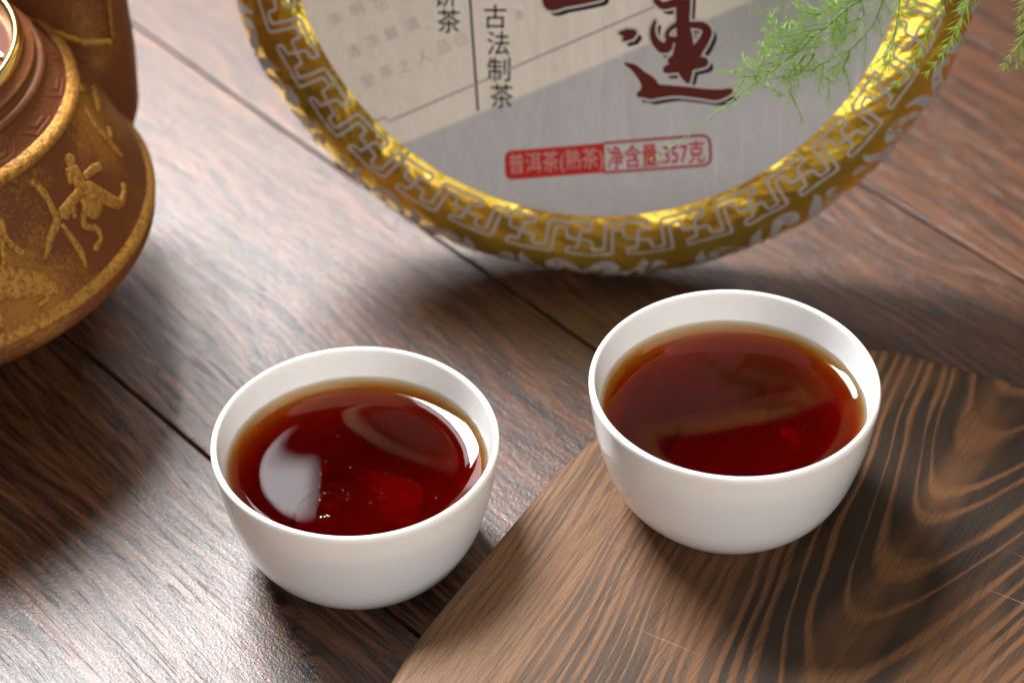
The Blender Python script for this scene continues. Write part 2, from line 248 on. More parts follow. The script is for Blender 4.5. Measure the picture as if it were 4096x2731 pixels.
def tea_liquid():
    m = NT('tea_liquid')
    m.set(base_color=(1, 1, 1), roughness=0.0, ior=1.333); m.b.inputs['Transmission Weight'].default_value = 1.0
    va = m.n('ShaderNodeVolumeAbsorption'); va.inputs['Color'].default_value = (0.955, 0.655, 0.02, 1); va.inputs['Density'].default_value = 600.0
    vsn = m.n('ShaderNodeVolumeScatter'); vsn.inputs['Color'].default_value = (1.0, 0.62, 0.30, 1); vsn.inputs['Density'].default_value = 16.0; vsn.inputs['Anisotropy'].default_value = 0.55
    ad = m.n('ShaderNodeAddShader'); m.link(va.outputs[0], ad.inputs[0]); m.link(vsn.outputs[0], ad.inputs[1]); m.link(ad.outputs[0], m.out.inputs['Volume'])
    return m.m
def gold_foil():
    m = NT('gold_foil'); c = m.coord()
    n1 = m.noise(c, 60.0, 3, 0.6, 0.4); n2 = m.noise(c, 230.0, 3, 0.6)
    vor = m.n('ShaderNodeTexVoronoi', feature='F1'); m.link(m.mapping(c, (1, 1, 1)), vor.inputs['Vector']); vor.inputs['Scale'].default_value = 75.0
    h = m.math('ADD', m.math('MULTIPLY', n1, 1.0), m.math('MULTIPLY', n2, 0.25)); h = m.math('ADD', h, m.math('MULTIPLY', vor.outputs['Distance'], 0.8))
    colr = m.mix(n1, (0.93, 0.58, 0.05), (1.0, 0.74, 0.13))
    m.set(base_color=colr, metallic=0.9, roughness=0.25, normal=m.bump(h, 0.0019, 0.6))
    return m.m
def wrap_paper(split=True):
    m = NT('label_paper'); c = m.coord()
    sep = m.n('ShaderNodeSeparateXYZ'); m.link(c, sep.inputs[0])
    (ax, ay), _, (bx, by) = D['split']
    dx, dy = bx-ax, by-ay; L = math.hypot(dx, dy); nx, ny = -dy/L, dx/L
    d = m.math('ADD', m.math('MULTIPLY', sep.outputs[0], nx*1000), m.math('MULTIPLY', sep.outputs[1], ny*1000))
    d = m.math('SUBTRACT', d, ax*nx+ay*ny)
    msk = m.ramp(m.math('ADD', m.math('MULTIPLY', d, 0.9), 0.5), [(0.0, 0.0), (1.0, 1.0)])
    mott = m.noise(c, 55.0, 4, 0.6); fib = m.noise(m.mapping(c, (180, 60, 100), rot=(0, 0, 0.5)), 1.0, 4, 0.65)
    fibers = m.noise(m.mapping(c, (420, 22, 50), rot=(0, 0, -0.15)), 1.0, 2, 0.5, 0.6)
    grey = m.mix(mott, (0.40, 0.375, 0.365), (0.50, 0.468, 0.45)); grey = m.mix(m.math('MULTIPLY', fib, 0.35), grey, (0.36, 0.33, 0.35))
    beige = m.mix(mott, (0.66, 0.57, 0.48), (0.74, 0.64, 0.53))
    colr = m.mix(msk, grey, beige)
    colr = m.mix(m.math('MULTIPLY', m.ramp(fibers, [(0.66, 0.0), (0.72, 1.0)]), 0.28), colr, (0.72, 0.68, 0.66))
    cre = m.math('ABSOLUTE', m.math('SUBTRACT', m.noise(m.mapping(c, (26, 9, 20), rot=(0, 0, 0.3)), 1.0, 3, 0.5, 0.8), 0.5))
    h = m.math('ADD', m.math('MULTIPLY', fib, 0.35), m.math('MULTIPLY', mott, 1.2)); h = m.math('ADD', h, m.math('MULTIPLY', cre, 3.0))
    m.set(base_color=colr, roughness=0.5, normal=m.bump(h, 0.0015, 0.55))
    return m.m
def pot_clay():
    m = NT('gilded_clay'); c = m.coord()
    n1 = m.noise(c, 38.0, 3, 0.55); sp = m.noise(c, 900.0, 2, 0.6)
    f = m.math('ADD', m.math('MULTIPLY', n1, 1.0), m.math('MULTIPLY', m.math('SUBTRACT', sp, 0.5), 0.5))
    g = m.ramp(f, [(0.47, 0.0), (0.66, 1.0)])
    g = m.math('MULTIPLY', g, 0.75)
    m.set(base_color=m.mix(g, (0.125, 0.034, 0.008), (0.33, 0.142, 0.020)), metallic=m.math('MULTIPLY', g, 0.45), roughness=0.55)
    h = m.math('ADD', m.math('MULTIPLY', sp, 0.6), m.noise(c, 150.0, 2))
    m.set(normal=m.bump(h, 0.00025, 0.6)); m.b.inputs['Specular IOR Level'].default_value = 0.25; return m.m
def pot_gold():
    m = NT('gilded_relief'); c = m.coord()
    sp = m.noise(c, 700.0, 3, 0.65)
    g = m.ramp(sp, [(0.36, 0.15), (0.55, 1.0)])
    m.set(base_color=m.mix(g, (0.15, 0.045, 0.010), (0.42, 0.20, 0.032)), metallic=m.math('MULTIPLY', g, 0.5), roughness=0.56)
    m.set(normal=m.bump(sp, 0.0006, 0.9)); m.b.inputs['Specular IOR Level'].default_value = 0.25; return m.m

M_table = table_wood(); M_board = board_wood(); M_cup = porcelain(); M_tea = tea_liquid(); M_gold = gold_foil()
M_paper = wrap_paper(); M_clay = pot_clay(); M_relief = pot_gold()
M_gap = flat('plank_gap', (0.012, 0.010, 0.010), 0.8)
M_print_grey = flat('bare_paper_print', (0.38, 0.35, 0.33), 0.6)
M_black = flat('black_ink', (0.012, 0.011, 0.012), 0.6); M_red = flat('red_ink', (0.43, 0.022, 0.014), 0.55)
M_pink = flat('pale_red_ink', (0.33, 0.045, 0.040), 0.55); M_dkred = flat('brush_red_ink', (0.10, 0.014, 0.009), 0.55)
M_sealtext = flat('seal_letter_ink', (0.52, 0.26, 0.23), 0.6)
M_faint = flat('faint_ink', (0.50, 0.42, 0.375), 0.6); M_faintline = flat('faint_line_ink', (0.40, 0.33, 0.32), 0.6)
M_shadow = flat('black_brush_ink', (0.020, 0.017, 0.016), 0.6); M_outline = flat('outline_paper', (0.52, 0.46, 0.42), 0.6)
M_brightgold = flat('polished_gold', (0.92, 0.66, 0.25), 0.20, 1.0)
M_lid = flat('lacquer_lid', (0.13, 0.06, 0.045), 0.16)
def leaf_mat(name, a, b):
    m = NT(name); c = m.coord(); n = m.noise(c, 130.0, 2)
    m.set(base_color=m.mix(n, a, b), roughness=0.45)
    m.b.inputs['Transmission Weight'].default_value = 0.0; m.b.inputs['Subsurface Weight'].default_value = 0.0
    tr = m.n('ShaderNodeBsdfTranslucent'); tr.inputs[0].default_value = (b[0]*1.3, b[1]*1.3, b[2]*1.0, 1)
    mx = m.n('ShaderNodeMixShader'); mx.inputs[0].default_value = 0.35
    m.link(m.b.outputs[0], mx.inputs[1]); m.link(tr.outputs[0], mx.inputs[2]); m.link(mx.outputs[0], m.out.inputs['Surface'])
    return m.m
M_needle = leaf_mat('fern_needle', (0.20, 0.38, 0.05), (0.50, 0.66, 0.16)); M_stem = leaf_mat('fern_stem', (0.11, 0.24, 0.04), (0.22, 0.36, 0.09))

# ------------------------------------------------------------------ table
ANG = math.radians(-48.898)
table = mesh('table_top', [(-620, -620, -22), (620, -620, -22), (620, 620, -22), (-620, 620, -22), (-620, -620, -9), (620, -620, -9), (620, 620, -9), (-620, 620, -9)],
             [(3, 2, 1, 0), (4, 5, 6, 7), (0, 1, 5, 4), (1, 2, 6, 5), (2, 3, 7, 6), (3, 0, 4, 7)], M_gap, smooth=False)
tag(table, kind='structure')
def plank(n0, n1, seed):
    g, w = 0.60, 0.32
    a, b = n0+g, n1-g; L = 640; off = random.Random(seed).uniform(-30, 30)
    prof = [(a, -9), (a, -w*1.1), (a+w*0.35, -0.28*w), (a+w*1.3, 0), (b-w*1.3, 0), (b-w*0.35, -0.28*w), (b, -w*1.1), (b, -9)]
    c = (a+b)/2
    V = [(x, y-c, z) for x in (-L, L) for y, z in prof]; n = len(prof)
    F = [(i, i+n, i+n+1, i+1) for i in range(n-1)]+[(n-1, 2*n-1, n, 0), tuple(range(n)), tuple(range(2*n-1, n-1, -1))]
    F = [tuple(reversed(f)) for f in F]
    o = mesh('plank', V, F, M_table, table, smooth=False)
    o.rotation_euler = (0, 0, ANG); o.location = Vector((-math.sin(ANG)*c, math.cos(ANG)*c, 0))*MM
    return o
edges = [-410, -303, -196.5, -90.0, 14.7, 125.0, 206.0, 313.0, 420.0]
for i in range(len(edges)-1): plank(edges[i], edges[i+1], i)

# ------------------------------------------------------------------ serving board
BT = 14.77
out = [(-115, -330), (-78, -250), (-52, -185), (-38.5, -155), (-30.2, -139.4), (-24.3, -125.8), (-16.0, -111.2), (-6.2, -94.6), (2.4, -80.2), (10.9, -66.6), (20.3, -54.4),
       (31, -43.5), (44, -34), (60, -26.5), (78, -21.5), (92, -20.0), (101, -20.8), (108.4, -23.6), (116, -27), (124.5, -31), (140, -38.5), (175, -57), (230, -88), (262, -112), (262, -140), (190, -270), (140, -345), (20, -350)]
BA = math.radians(59.0); BO = Vector((94, -104, 0))    # local x runs with the grain; origin near the grain's arches
def make_board():
    pts = catmull([(a, b, 0) for a, b in out]+[(out[0][0], out[0][1], 0)], 6)[:-1]
    n = len(pts); ca, sa = math.cos(-BA), math.sin(-BA)
    loc = [Vector(((p.x-BO.x)*ca-(p.y-BO.y)*sa, (p.x-BO.x)*sa+(p.y-BO.y)*ca, 0)) for p in pts]
    area = sum(loc[i].x*loc[(i+1) % n].y-loc[(i+1) % n].x*loc[i].y for i in range(n))
    nor = []
    for i in range(n):
        t = (loc[(i+1) % n]-loc[i-1]).normalized(); nv = Vector((t.y, -t.x, 0))*(1 if area > 0 else -1); nor.append(nv)
    layers = [(-2.2, 0.0), (-0.7, 0.8), (0, 2.4), (0, BT-4.2)]+[(-4.0*(1-math.cos(a)), BT-4.2+4.2*math.sin(a)) for a in [math.radians(15*k) for k in range(1, 7)]]+[(-7.0, BT+0.02), (-12, BT+0.02)]
    V, F = [], []
    for d, z in layers:
        for i in range(n):
            q = loc[i]+nor[i]*d; V.append((q.x, q.y, z))
    for k in range(len(layers)-1):
        for i in range(n):
            j = (i+1) % n; f = (k*n+i, k*n+j, (k+1)*n+j, (k+1)*n+i); F.append(f if area > 0 else tuple(reversed(f)))
    top = tuple((len(layers)-1)*n+i for i in range(n)); bot = tuple(i for i in range(n))
    F.append(top if area > 0 else tuple(reversed(top))); F.append(tuple(reversed(bot)) if area > 0 else bot)
    o = mesh('serving_board', V, F, M_board)
    o.rotation_euler = (0, 0, BA); o.location = Vector((BO.x, BO.y, 0.05))*MM
    tag(o, 'dark charred pine serving board with rounded corner under the right teacup', 'board')
make_board()

# ------------------------------------------------------------------ teacups and tea
outer = [(0, 0.9), (17.0, 0.9), (18.6, 0.0), (21.4, 0.0), (22.6, 0.7), (24.8, 2.8), (27.9, 6.8), (30.3, 11.8), (32.1, 18.0), (33.5, 24.5), (34.3, 30.0), (34.85, 34.0), (35.0, 35.4)]
lip = [(34.85, 36.2), (34.45, 36.65), (34.0, 36.72), (33.6, 36.4), (33.35, 35.6)]
inner = [(33.0, 33.5), (32.2, 29.0), (30.8, 23.0), (28.6, 16.5), (25.4, 10.6), (21.2, 6.6), (16.0, 4.6), (9.0, 3.9), (0, 3.7)]
def make_cup(loc, label, group, seed):
    P = smooth_profile(outer[3:]+lip+inner[:-1], 5)
    P = [(0.01, 0.9), (17.0, 0.9), (18.0, 0.25), (18.6, 0.0)]+P+[(4.0, 3.72), (0.01, 3.7)]
    V, F = lathe(P, 144, lambda r, z, a: (r*(1+0.0010*math.sin(2*a+seed)+0.0006*math.sin(5*a+2*seed))*math.cos(a), r*(1+0.0010*math.sin(2*a+seed)+0.0006*math.sin(5*a+2*seed))*math.sin(a), z+0.08*math.sin(2*a+1.7*seed)*(z/36.0)))
    o = mesh('teacup', V, F, M_cup, loc=loc)
    tag(o, label, 'teacup', group)
    o.modifiers.new('smooth', 'WEIGHTED_NORMAL') if False else None
    return o
ZT = 26.6
def make_tea(loc, label, seed, bubbles):
    ip = smooth_profile(inner, 8)
    zs = [z for r, z in ip][::-1]; rs = [r for r, z in ip][::-1]
    Rw = interp(ZT+1.9, zs, rs)
    P = [(0.01, 3.3), (9, 3.5), (16, 4.2), (21.5, 6.2)]
    P += [(interp(z, zs, rs)+0.45, z) for z in [8, 10, 12, 14, 16, 18, 20, 22, 24, 26, 27.6]]
    top = []
    N = 60
    for i in range(N+1):
        r = (Rw+0.35)*(1-(i/N)**1.35) if i else Rw+0.35
        r = max(r, 0.01)
        x = max(Rw-r, 0.0)
        top.append((r, ZT+1.55*math.exp(-x/2.7)+0.65*math.exp(-x/0.75)))
    V, F = lathe(P+top, 128)
    o = mesh('tea', V, F, M_tea, loc=loc)
    tag(o, label, 'tea')
    rng = random.Random(seed)
    # froth specks floating on the surface
    Vb, Fb = [], []
    for (bx, by, br) in bubbles(rng):
        base = len(Vb); bz = ZT+0.02
        for k in range(4):
            el = k*math.pi/8
            for j in range(8):
                a = j*math.pi/4; Vb.append((bx+br*math.cos(el)*math.cos(a), by+br*math.cos(el)*math.sin(a), bz+br*math.sin(el)))
        for k in range(3):
            for j in range(8):
                Fb.append((base+k*8+j, base+k*8+(j+1) % 8, base+(k+1)*8+(j+1) % 8, base+(k+1)*8+j))
        Fb.append(tuple(base+24+j for j in range(8)))
    if Vb: tag(mesh('froth', Vb, Fb, flat('froth_speck', (0.75, 0.7, 0.66), 0.2), o), kind='stuff')
    # thin dark arc on the cup bottom: the rim's shadow edge, drawn as geometry
    Vs, Fs = [], []
    def rib(pts, w, z0):
        Q = catmull([(a, b, 0) for a, b in pts], 8); base = len(Vs)
        for i, q in enumerate(Q):
            t = (Q[min(i+1, len(Q)-1)]-Q[max(i-1, 0)]).normalized(); nn = Vector((-t.y, t.x, 0)); ww = w*(0.5+rng.random())*math.sin(math.pi*(i+0.5)/len(Q))
            rr = q.xy.length; zz = max(3.9, 3.9+(rr-9)*0.06)+0.25 if rr < 16 else 4.9+(rr-16)*0.42
            for s in (-1, 1): Vs.append((q.x+nn.x*ww*s, q.y+nn.y*ww*s, zz+z0))
        for i in range(len(Q)-1): Fs.append((base+2*i, base+2*i+1, base+2*i+3, base+2*i+2))
    rib([(-10, 8), (-15, 2), (-16, -6), (-13, -13), (-8, -17)], 0.5, 0)
    tag(mesh('rim_shade_arc', Vs, Fs, flat('rim_shade_arc', (0.50, 0.28, 0.22), 0.9), o), kind='stuff')
    return o
CL, CR = (-38.25, -79.57, 0.02), (53.24, -76.61, BT+0.08)
make_cup(CL, 'white porcelain teacup standing directly on the table planks', 'white teacups', 1.0)
make_cup(CR, 'white porcelain teacup standing on the charred serving board', 'white teacups', 3.3)
def bub1(r):
    L = [(-9+r.gauss(0, 0.8), -9+r.gauss(0, 2.2), r.uniform(0.10, 0.22)) for _ in range(5)]+[(-7+r.gauss(0, .6), -17+r.gauss(0, .5), r.uniform(0.12, 0.24)) for _ in range(5)]
    return L+[(r.gauss(0, 11), r.gauss(-3, 9), r.uniform(0.03, 0.09)) for _ in range(22)]
def bub2(r): return [(r.gauss(0, 11), r.gauss(0, 9), r.uniform(0.03, 0.075)) for _ in range(24)]
make_tea(CL, 'dark red tea in the cup on the planks, with a white crescent glint', 3, bub1)
make_tea(CR, 'dark red tea in the cup on the serving board', 5, bub2)

# ------------------------------------------------------------------ pressed tea cake in its printed wrapper
ck = D['cake']; E1, E2, NN = Vector(ck['e1']), Vector(ck['e2']), Vector(ck['n'])
RI = 83.15
cprof = [(RI, 9.0), (87.5, 8.5), (92, 7.2), (96, 5.2), (99.5, 2.6), (102.2, -0.6), (104.1, -4.0), (104.9, -7.5), (104.2, -11.5), (101.5, -15), (96, -17.6), (88, -18.6)]
cp = smooth_profile(cprof, 6)
clen = [0.0]
for i in range(1, len(cp)): clen.append(clen[-1]+math.hypot(cp[i][0]-cp[i-1][0], cp[i][1]-cp[i-1][1]))
def wrinkle(a, s):
    n = mnoise.noise(Vector((math.cos(a)*7, math.sin(a)*7, s*0.10)))*0.9 + mnoise.noise(Vector((math.cos(a)*17, math.sin(a)*17, s*0.05+9)))*0.55
    n += abs(mnoise.noise(Vector((math.cos(a-0.02*s)*30, math.sin(a-0.02*s)*30, 4.0))))*0.5
    return n*0.85*min(1.0, s/5.0)
def csurf(a, s, lift=0.0):
    s = max(0.0, min(s, clen[-1]))
    r, h = interp(s, clen, [q[0] for q in cp]), interp(s, clen, [q[1] for q in cp])
    r1, h1 = interp(s+0.4, clen, [q[0] for q in cp]), interp(s+0.4, clen, [q[1] for q in cp])
    r0, h0 = interp(s-0.4, clen, [q[0] for q in cp]), interp(s-0.4, clen, [q[1] for q in cp])
    tr, thh = r1-r0, h1-h0; L = math.hypot(tr, thh) or 1; nr, nh = -thh/L, tr/L
    if nh < 0 and s < 2: nr, nh = -nr, -nh
    if nr < 0: nr, nh = -nr, -nh
    d = lift+wrinkle(a, s)
    r += nr*d; h += nh*d
    return (r*math.cos(a), r*math.sin(a), h)
def dome(r): return 9.0+3.0*(1-min(1.0, r/RI)**2)
low = min((Vector(ck['c'])+E1*p[0]+E2*p[1]+NN*p[2]).z for p in (csurf(math.radians(a), q*0.5, 0.1) for a in range(240, 301) for q in range(64)))
CAKE_LIFT = 0.1-low
print('CAKE_LIFT', CAKE_LIFT)
cake = empty('tea_cake')
cake.matrix_world = Matrix.Translation((Vector(ck['c'])+Vector((0, -5.3, CAKE_LIFT)))*MM) @ Matrix((E1, E2, NN)).transposed().to_4x4()
tag(cake, 'round pressed tea cake in a printed wrapper with gold foil border, propped upright', 'tea cake')
SEG = 480
V, F = lathe([(RI*k/24 if k else 0.01, dome(RI*k/24)) for k in range(25)], 120, close_start=True)
mesh('label', V, F, M_paper, cake)
V, F = [], []
ns = 46; smax = 26.6
for i in range(ns+1):
    for j in range(SEG): V.append(csurf(2*math.pi*j/SEG, smax*i/ns))
for i in range(ns):
    for j in range(SEG):
        k = (j+1) % SEG; F.append((i*SEG+j, (i+1)*SEG+j, (i+1)*SEG+k, i*SEG+k))
mesh('foil_border', V, F, M_gold, cake)
V, F = lathe([(csurf(0, smax)[0]-0.3, csurf(0, smax)[2])]+[(r, h) for r, h in cp if r < 97 and h < -10]+[(60, -18.0), (30, -15), (0.01, -14)], 120)
mesh('back_wrapper', V, F, M_print_grey, cake)
# ribbons printed on the curved border: (t, s) in mm, t along the ring
def stroke_mesh(strokes, put, step=0.5, cap=True):
    V, F = [], []
    for pts, wid in strokes:
        Q = []
        W = []
        for i in range(len(pts)-1):
            a, b = Vector((*pts[i], 0)), Vector((*pts[i+1], 0)); n = max(1, int((b-a).length/step))
            for k in range(n): Q.append(a.lerp(b, k/n)); W.append(wid[i]+(wid[i+1]-wid[i])*k/n)
        Q.append(Vector((*pts[-1], 0))); W.append(wid[-1])
        base = len(V); m = len(Q)
        for i in range(m):
            t = (Q[min(i+1, m-1)]-Q[max(i-1, 0)])
            t = t.normalized() if t.length > 1e-9 else Vector((1, 0, 0))
            nn = Vector((-t.y, t.x, 0))*W[i]*0.5
            V.append(put(Q[i].x+nn.x, Q[i].y+nn.y)); V.append(put(Q[i].x-nn.x, Q[i].y-nn.y))
        for i in range(m-1): F.append((base+2*i, base+2*i+1, base+2*i+3, base+2*i+2))
        if cap:
            for e, sgn in ((0, -1), (m-1, 1)):
                t = (Q[min(e+1, m-1)]-Q[max(e-1, 0)]); t = t.normalized() if t.length > 1e-9 else Vector((1, 0, 0)); nn = Vector((-t.y, t.x, 0)); b2 = len(V); w = W[e]*0.5
                for k in range(7):
                    an = math.pi*k/6; d = nn*math.cos(an)*w+t*sgn*math.sin(an)*w; V.append(put(Q[e].x+d.x, Q[e].y+d.y))
                f = tuple(b2+k for k in range(7)); F.append(f if sgn < 0 else tuple(reversed(f)))
    return V, F
def round_corners(P, r=0.9):
    out = [P[0]]
    for i in range(1, len(P)-1):
        a, b, c = Vector((*P[i-1], 0)), Vector((*P[i], 0)), Vector((*P[i+1], 0))
        d1 = min(r, (a-b).length*0.45); d2 = min(r, (c-b).length*0.45)
        p, q = b+(a-b).normalized()*d1, b+(c-b).normalized()*d2
        for k in range(5):
            t = k/4; v = p*(1-t)**2+b*2*t*(1-t)+q*t*t; out.append((v.x, v.y))
    out.append(P[-1]); return out
NU = 35; RM = 89.0; PER = 2*math.pi*RM/NU; SC = 7.2; k_ = PER/490.0
armA = [(0, 0), (104, 10), (110, 100), (205, 100), (224, -150), (600, -158), (585, -88), (504, -89), (490, 0)]
armB = [(0, 0), (-14, 89), (-94, 91), (-105, 152), (266, 152), (285, -100), (380, -102), (386, -10), (490, 0)]
st = []
for u in range(NU):
    for arm in (armA, armB):
        P = [((x/490.0+u)*PER, SC+y*k_*1.04) for x, y in arm]
        P = round_corners(P, 0.8); st.append((P, [0.80]*len(P)))
V, F = stroke_mesh(st, lambda t, s: csurf(t/RM+0.035, s, 0.09), 0.6, cap=False)
mesh('meander_print', V, F, M_print_grey, cake)
st = []; rng = random.Random(11)
T1 = [([(0, 27), (1.5, 23), (4.5, 19.2), (8, 18.6), (9.6, 20.6), (8.2, 22.4), (6.6, 21.6)], [1.0, 2.0, 2.6, 2.6, 2.2, 1.8, 1.2]), ([(4.5, 27.5), (7.5, 25.5), (11, 24.6), (14, 22)], [3.2, 3.4, 2.2, 0.8])]
T2 = [([(13, 27), (15.5, 23), (17.5, 19.5), (18, 17)], [3.2, 3.0, 2.2, 0.6]), ([(16, 27.5), (20, 25.4), (23, 25.6)], [2.6, 4.0, 1.4]), ([(20.5, 21.5), (22, 20), (23.6, 20.6)], [1.0, 2.4, 1.0])]
T3 = [([(1, 18), (3.5, 21), (4, 25), (2.5, 28)], [0.6, 2.4, 2.8, 3.4]), ([(8, 27), (11, 22.5), (14, 20.5), (16.5, 21.8), (16, 23.8)], [3.6, 3.0, 2.4, 2.2, 1.4]), ([(19, 18.4), (20.5, 21.6), (20, 25), (22.5, 27)], [0.5, 2.4, 2.6, 3.6])]
nf = 24; RF = 103.0; PF = 2*math.pi*RF/nf
for u in range(nf):
    tpl = [T1+T2, T3+[], T2+[(q, w) for q, w in T1[:1]]][u % 3]; flip = u % 2
    for P, w in tpl:
        Q = [((PF-x if flip else x)+u*PF+rng.uniform(-.3, .3), y+rng.uniform(-.2, .2)) for x, y in P]
        Q = [(v.x, v.y) for v in catmull([(a, b, 0) for a, b in Q], 4)]
        W = [interp(i/(len(Q)-1), [j/(len(w)-1) for j in range(len(w))], w)*1.3 for i in range(len(Q))]
        st.append((Q, W))
V, F = stroke_mesh(st, lambda t, s: csurf(t/RF, s-1.6, 0.09), 0.6)
mesh('scroll_print', V, F, M_print_grey, cake)
# --- lettering on the label
def lput(h): return lambda a, b: (a, b, dome(math.hypot(a, b))+h)
def thick_line(name, pts, w, mat, h=0.10):
    V, F = stroke_mesh([(pts, [w]*len(pts))], lput(h), 2.0, cap=False); return mesh(name, V, F, mat, cake)
thick_line('rule_line', D['vline'], 0.62, M_black); thick_line('book_line', D['thin'], 0.62, M_faintline)
def text_quads(name, items, mat, h, bold=0.0, parent=None):
    V, F = [], []
    for body, q in items:
        cu = bpy.data.curves.new('glyph', 'FONT'); cu.body = body; cu.resolution_u = 3; cu.offset = bold; cu.fill_mode = 'FRONT'
        ob = bpy.data.objects.new('glyph', cu); col.objects.link(ob); bpy.context.view_layer.update()
        me = bpy.data.meshes.new_from_object(ob.evaluated_get(bpy.context.evaluated_depsgraph_get()))
        xs = [v.co.x for v in me.vertices]; ys = [v.co.y for v in me.vertices]
        if xs:
            x0, x1, y0, y1 = min(xs), max(xs), min(ys), max(ys)
            if body in '、': x0, x1, y0, y1 = x0-.1, x0+.9, y0-.1, y0+.9
            if body in '人之一': y0 -= .05; y1 += .05
            tl, tr, br, bl = [Vector(p) for p in q]; base = len(V); put = lput(h)
            for v in me.vertices:
                s, t = (v.co.x-x0)/(x1-x0), (v.co.y-y0)/(y1-y0)
                p = (bl.lerp(br, s)).lerp(tl.lerp(tr, s), t); V.append(put(p.x, p.y))
            for f in me.polygons: F.append(tuple(base+i for i in f.vertices))
        bpy.data.objects.remove(ob); bpy.data.curves.remove(cu); bpy.data.meshes.remove(me)
    return mesh(name, V, F, mat, cake, smooth=False)
text_quads('column_lettering', D['chars'], M_black, 0.10, 0.006)
text_quads('faint_lettering', D['faint'], M_faint, 0.10)
# brush calligraphy: black drop shadow, pale outline, dark red strokes
def brush(name, mat, h, grow, off):
    st = []
    for P, w in D['brush']:
        Q = [(v.x, v.y) for v in catmull([(a+off[0], b+off[1], 0) for a, b in P], 5)]
        W = [interp(i/(len(Q)-1), [j/(len(w)-1) for j in range(len(w))], w)+grow for i in range(len(Q))]
        st.append((Q, W))
    V, F = stroke_mesh(st, lput(h), 0.8); return mesh(name, V, F, mat, cake, smooth=False)
bo = D['brush_off'][0]
brush('brush_shadow', M_shadow, 0.10, 0.0, bo); brush('brush_outline', M_outline, 0.15, 1.25, (0, 0)); brush('brush_character', M_dkred, 0.20, 0.05, (0, 0))
# red seal strip
s6 = D['seal']
def strip_poly(pts, rad_ids, r):
    P = [Vector((*p, 0)) for p in pts]; out = []
    for i, b in enumerate(P):
        if i in rad_ids:
            a, c = P[i-1], P[(i+1) % len(P)]; p, q = b+(a-b).normalized()*r, b+(c-b).normalized()*r
            for k in range(6):
                t = k/5; v = p*(1-t)**2+b*2*t*(1-t)+q*t*t; out.append((v.x, v.y))
        else: out.append((b.x, b.y))
    return out
L = strip_poly([s6[0], s6[1], s6[4], s6[5]], (0, 3), 2.2)
put = lput(0.10)
mesh('seal_block', [put(*p) for p in L], [tuple(reversed(range(len(L))))], M_red, cake, smooth=False)
Rr = strip_poly([s6[1], s6[2], s6[3], s6[4]], (1, 2), 2.6)
V, F = stroke_mesh([(Rr, [0.75]*len(Rr))], lput(0.11), 0.8); mesh('seal_frame', V, F, M_pink, cake, smooth=False)
text_quads('seal_lettering', [('普洱茶(熟茶)', D['sealL'])], M_sealtext, 0.16, 0.003); text_quads('weight_lettering', [('净含量:357克', D['sealR'])], M_red, 0.10, 0.012)

# ------------------------------------------------------------------ teapot
AX = (-165, 6, 0.05)
pot = empty('teapot', AX)
tag(pot, 'squat brown clay teapot with gilded figures in relief, cut off at the left edge', 'teapot')
pprof = [(22, 0), (24, 0), (26, 2), (36, 10), (47, 19), (57, 27.5), (65.5, 34.5), (69.4, 38.8), (69.8, 41.2), (69.3, 43), (69.7, 44.2), (69.4, 45.6), (68.2, 46.4), (67, 49.5), (63.5, 58), (59, 67), (54.2, 74.6), (53.0, 76.4), (53.6, 78.0), (52.6, 79.4), (50.6, 79.6), (48.9, 81.2), (47.2, 83.0), (45.8, 84.6), (46.2, 85.8), (45.4, 86.9), (44.0, 87.2), (43.5, 88.3), (43.8, 89.4), (42.6, 90.2), (41.6, 91.0), (41.0, 92.2)]
psm = smooth_profile(pprof, 5)
pz = [z for r, z in psm][5:]; pr = [r for r, z in psm][5:]
V, F = lathe(psm+[(40.2, 92.0), (38, 88), (38, 60), (46, 34), (20, 8), (0.01, 6)], 200, close_start=True)
mesh('body', V, F, M_clay, pot)
def psurf(phi, z, lift):
    r = interp(z, pz, pr); r1, r0 = interp(z+0.5, pz, pr), interp(z-0.5, pz, pr); L = math.hypot(r1-r0, 1.0); nr, nz = 1/L, -(r1-r0)/L
    return ((r+nr*lift)*math.cos(phi), (r+nr*lift)*math.sin(phi), z+nz*lift)
def relief(name, pts, wid, height, mat, parent=pot):
    # raised, rounded stroke following the curved wall
    P = [Vector((math.radians(a)*60.0, z, 0)) for a, z in pts]
    Q = catmull(P, 6); W = [interp(i/(len(Q)-1), [j/(len(wid)-1) for j in range(len(wid))], wid) for i in range(len(Q))]
    V, F = [], []; m = len(Q); K = 9
    Q2 = [Q[0]]+Q+[Q[-1]]; W2 = [W[0]*0.3]+W+[W[-1]*0.3]
    t0 = (Q[1]-Q[0]).normalized()*W[0]*0.3; t1 = (Q[-1]-Q[-2]).normalized()*W[-1]*0.3; Q2[0] = Q[0]-t0; Q2[-1] = Q[-1]+t1
    for i, q in enumerate(Q2):
        t = Q2[min(i+1, m+1)]-Q2[max(i-1, 0)]; t = t.normalized() if t.length > 1e-9 else Vector((1, 0, 0)); nn = Vector((-t.y, t.x, 0))
        sl = math.hypot(1.0, (interp(q.y+0.5, pz, pr)-interp(q.y-0.5, pz, pr)))
        hh = height*(0.35 if i in (0, m+1) else 1)
        for k in range(K):
            an = math.pi*k/(K-1); x = math.cos(an)*W2[i]*0.6; hgt = math.sin(an)**0.4*hh-0.3
            p = q+nn*x; rr = interp(p.y, pz, pr)
            V.append(psurf(p.x/60.0, p.y, hgt))
    for i in range(m+1):
        for k in range(K-1): F.append((i*K+k, i*K+k+1, (i+1)*K+k+1, (i+1)*K+k))
    return mesh(name, V, F, mat, parent)
for P, w in D['relief']:
    if len(P) > 1: relief('relief_figure', P, w, 1.1, M_relief)
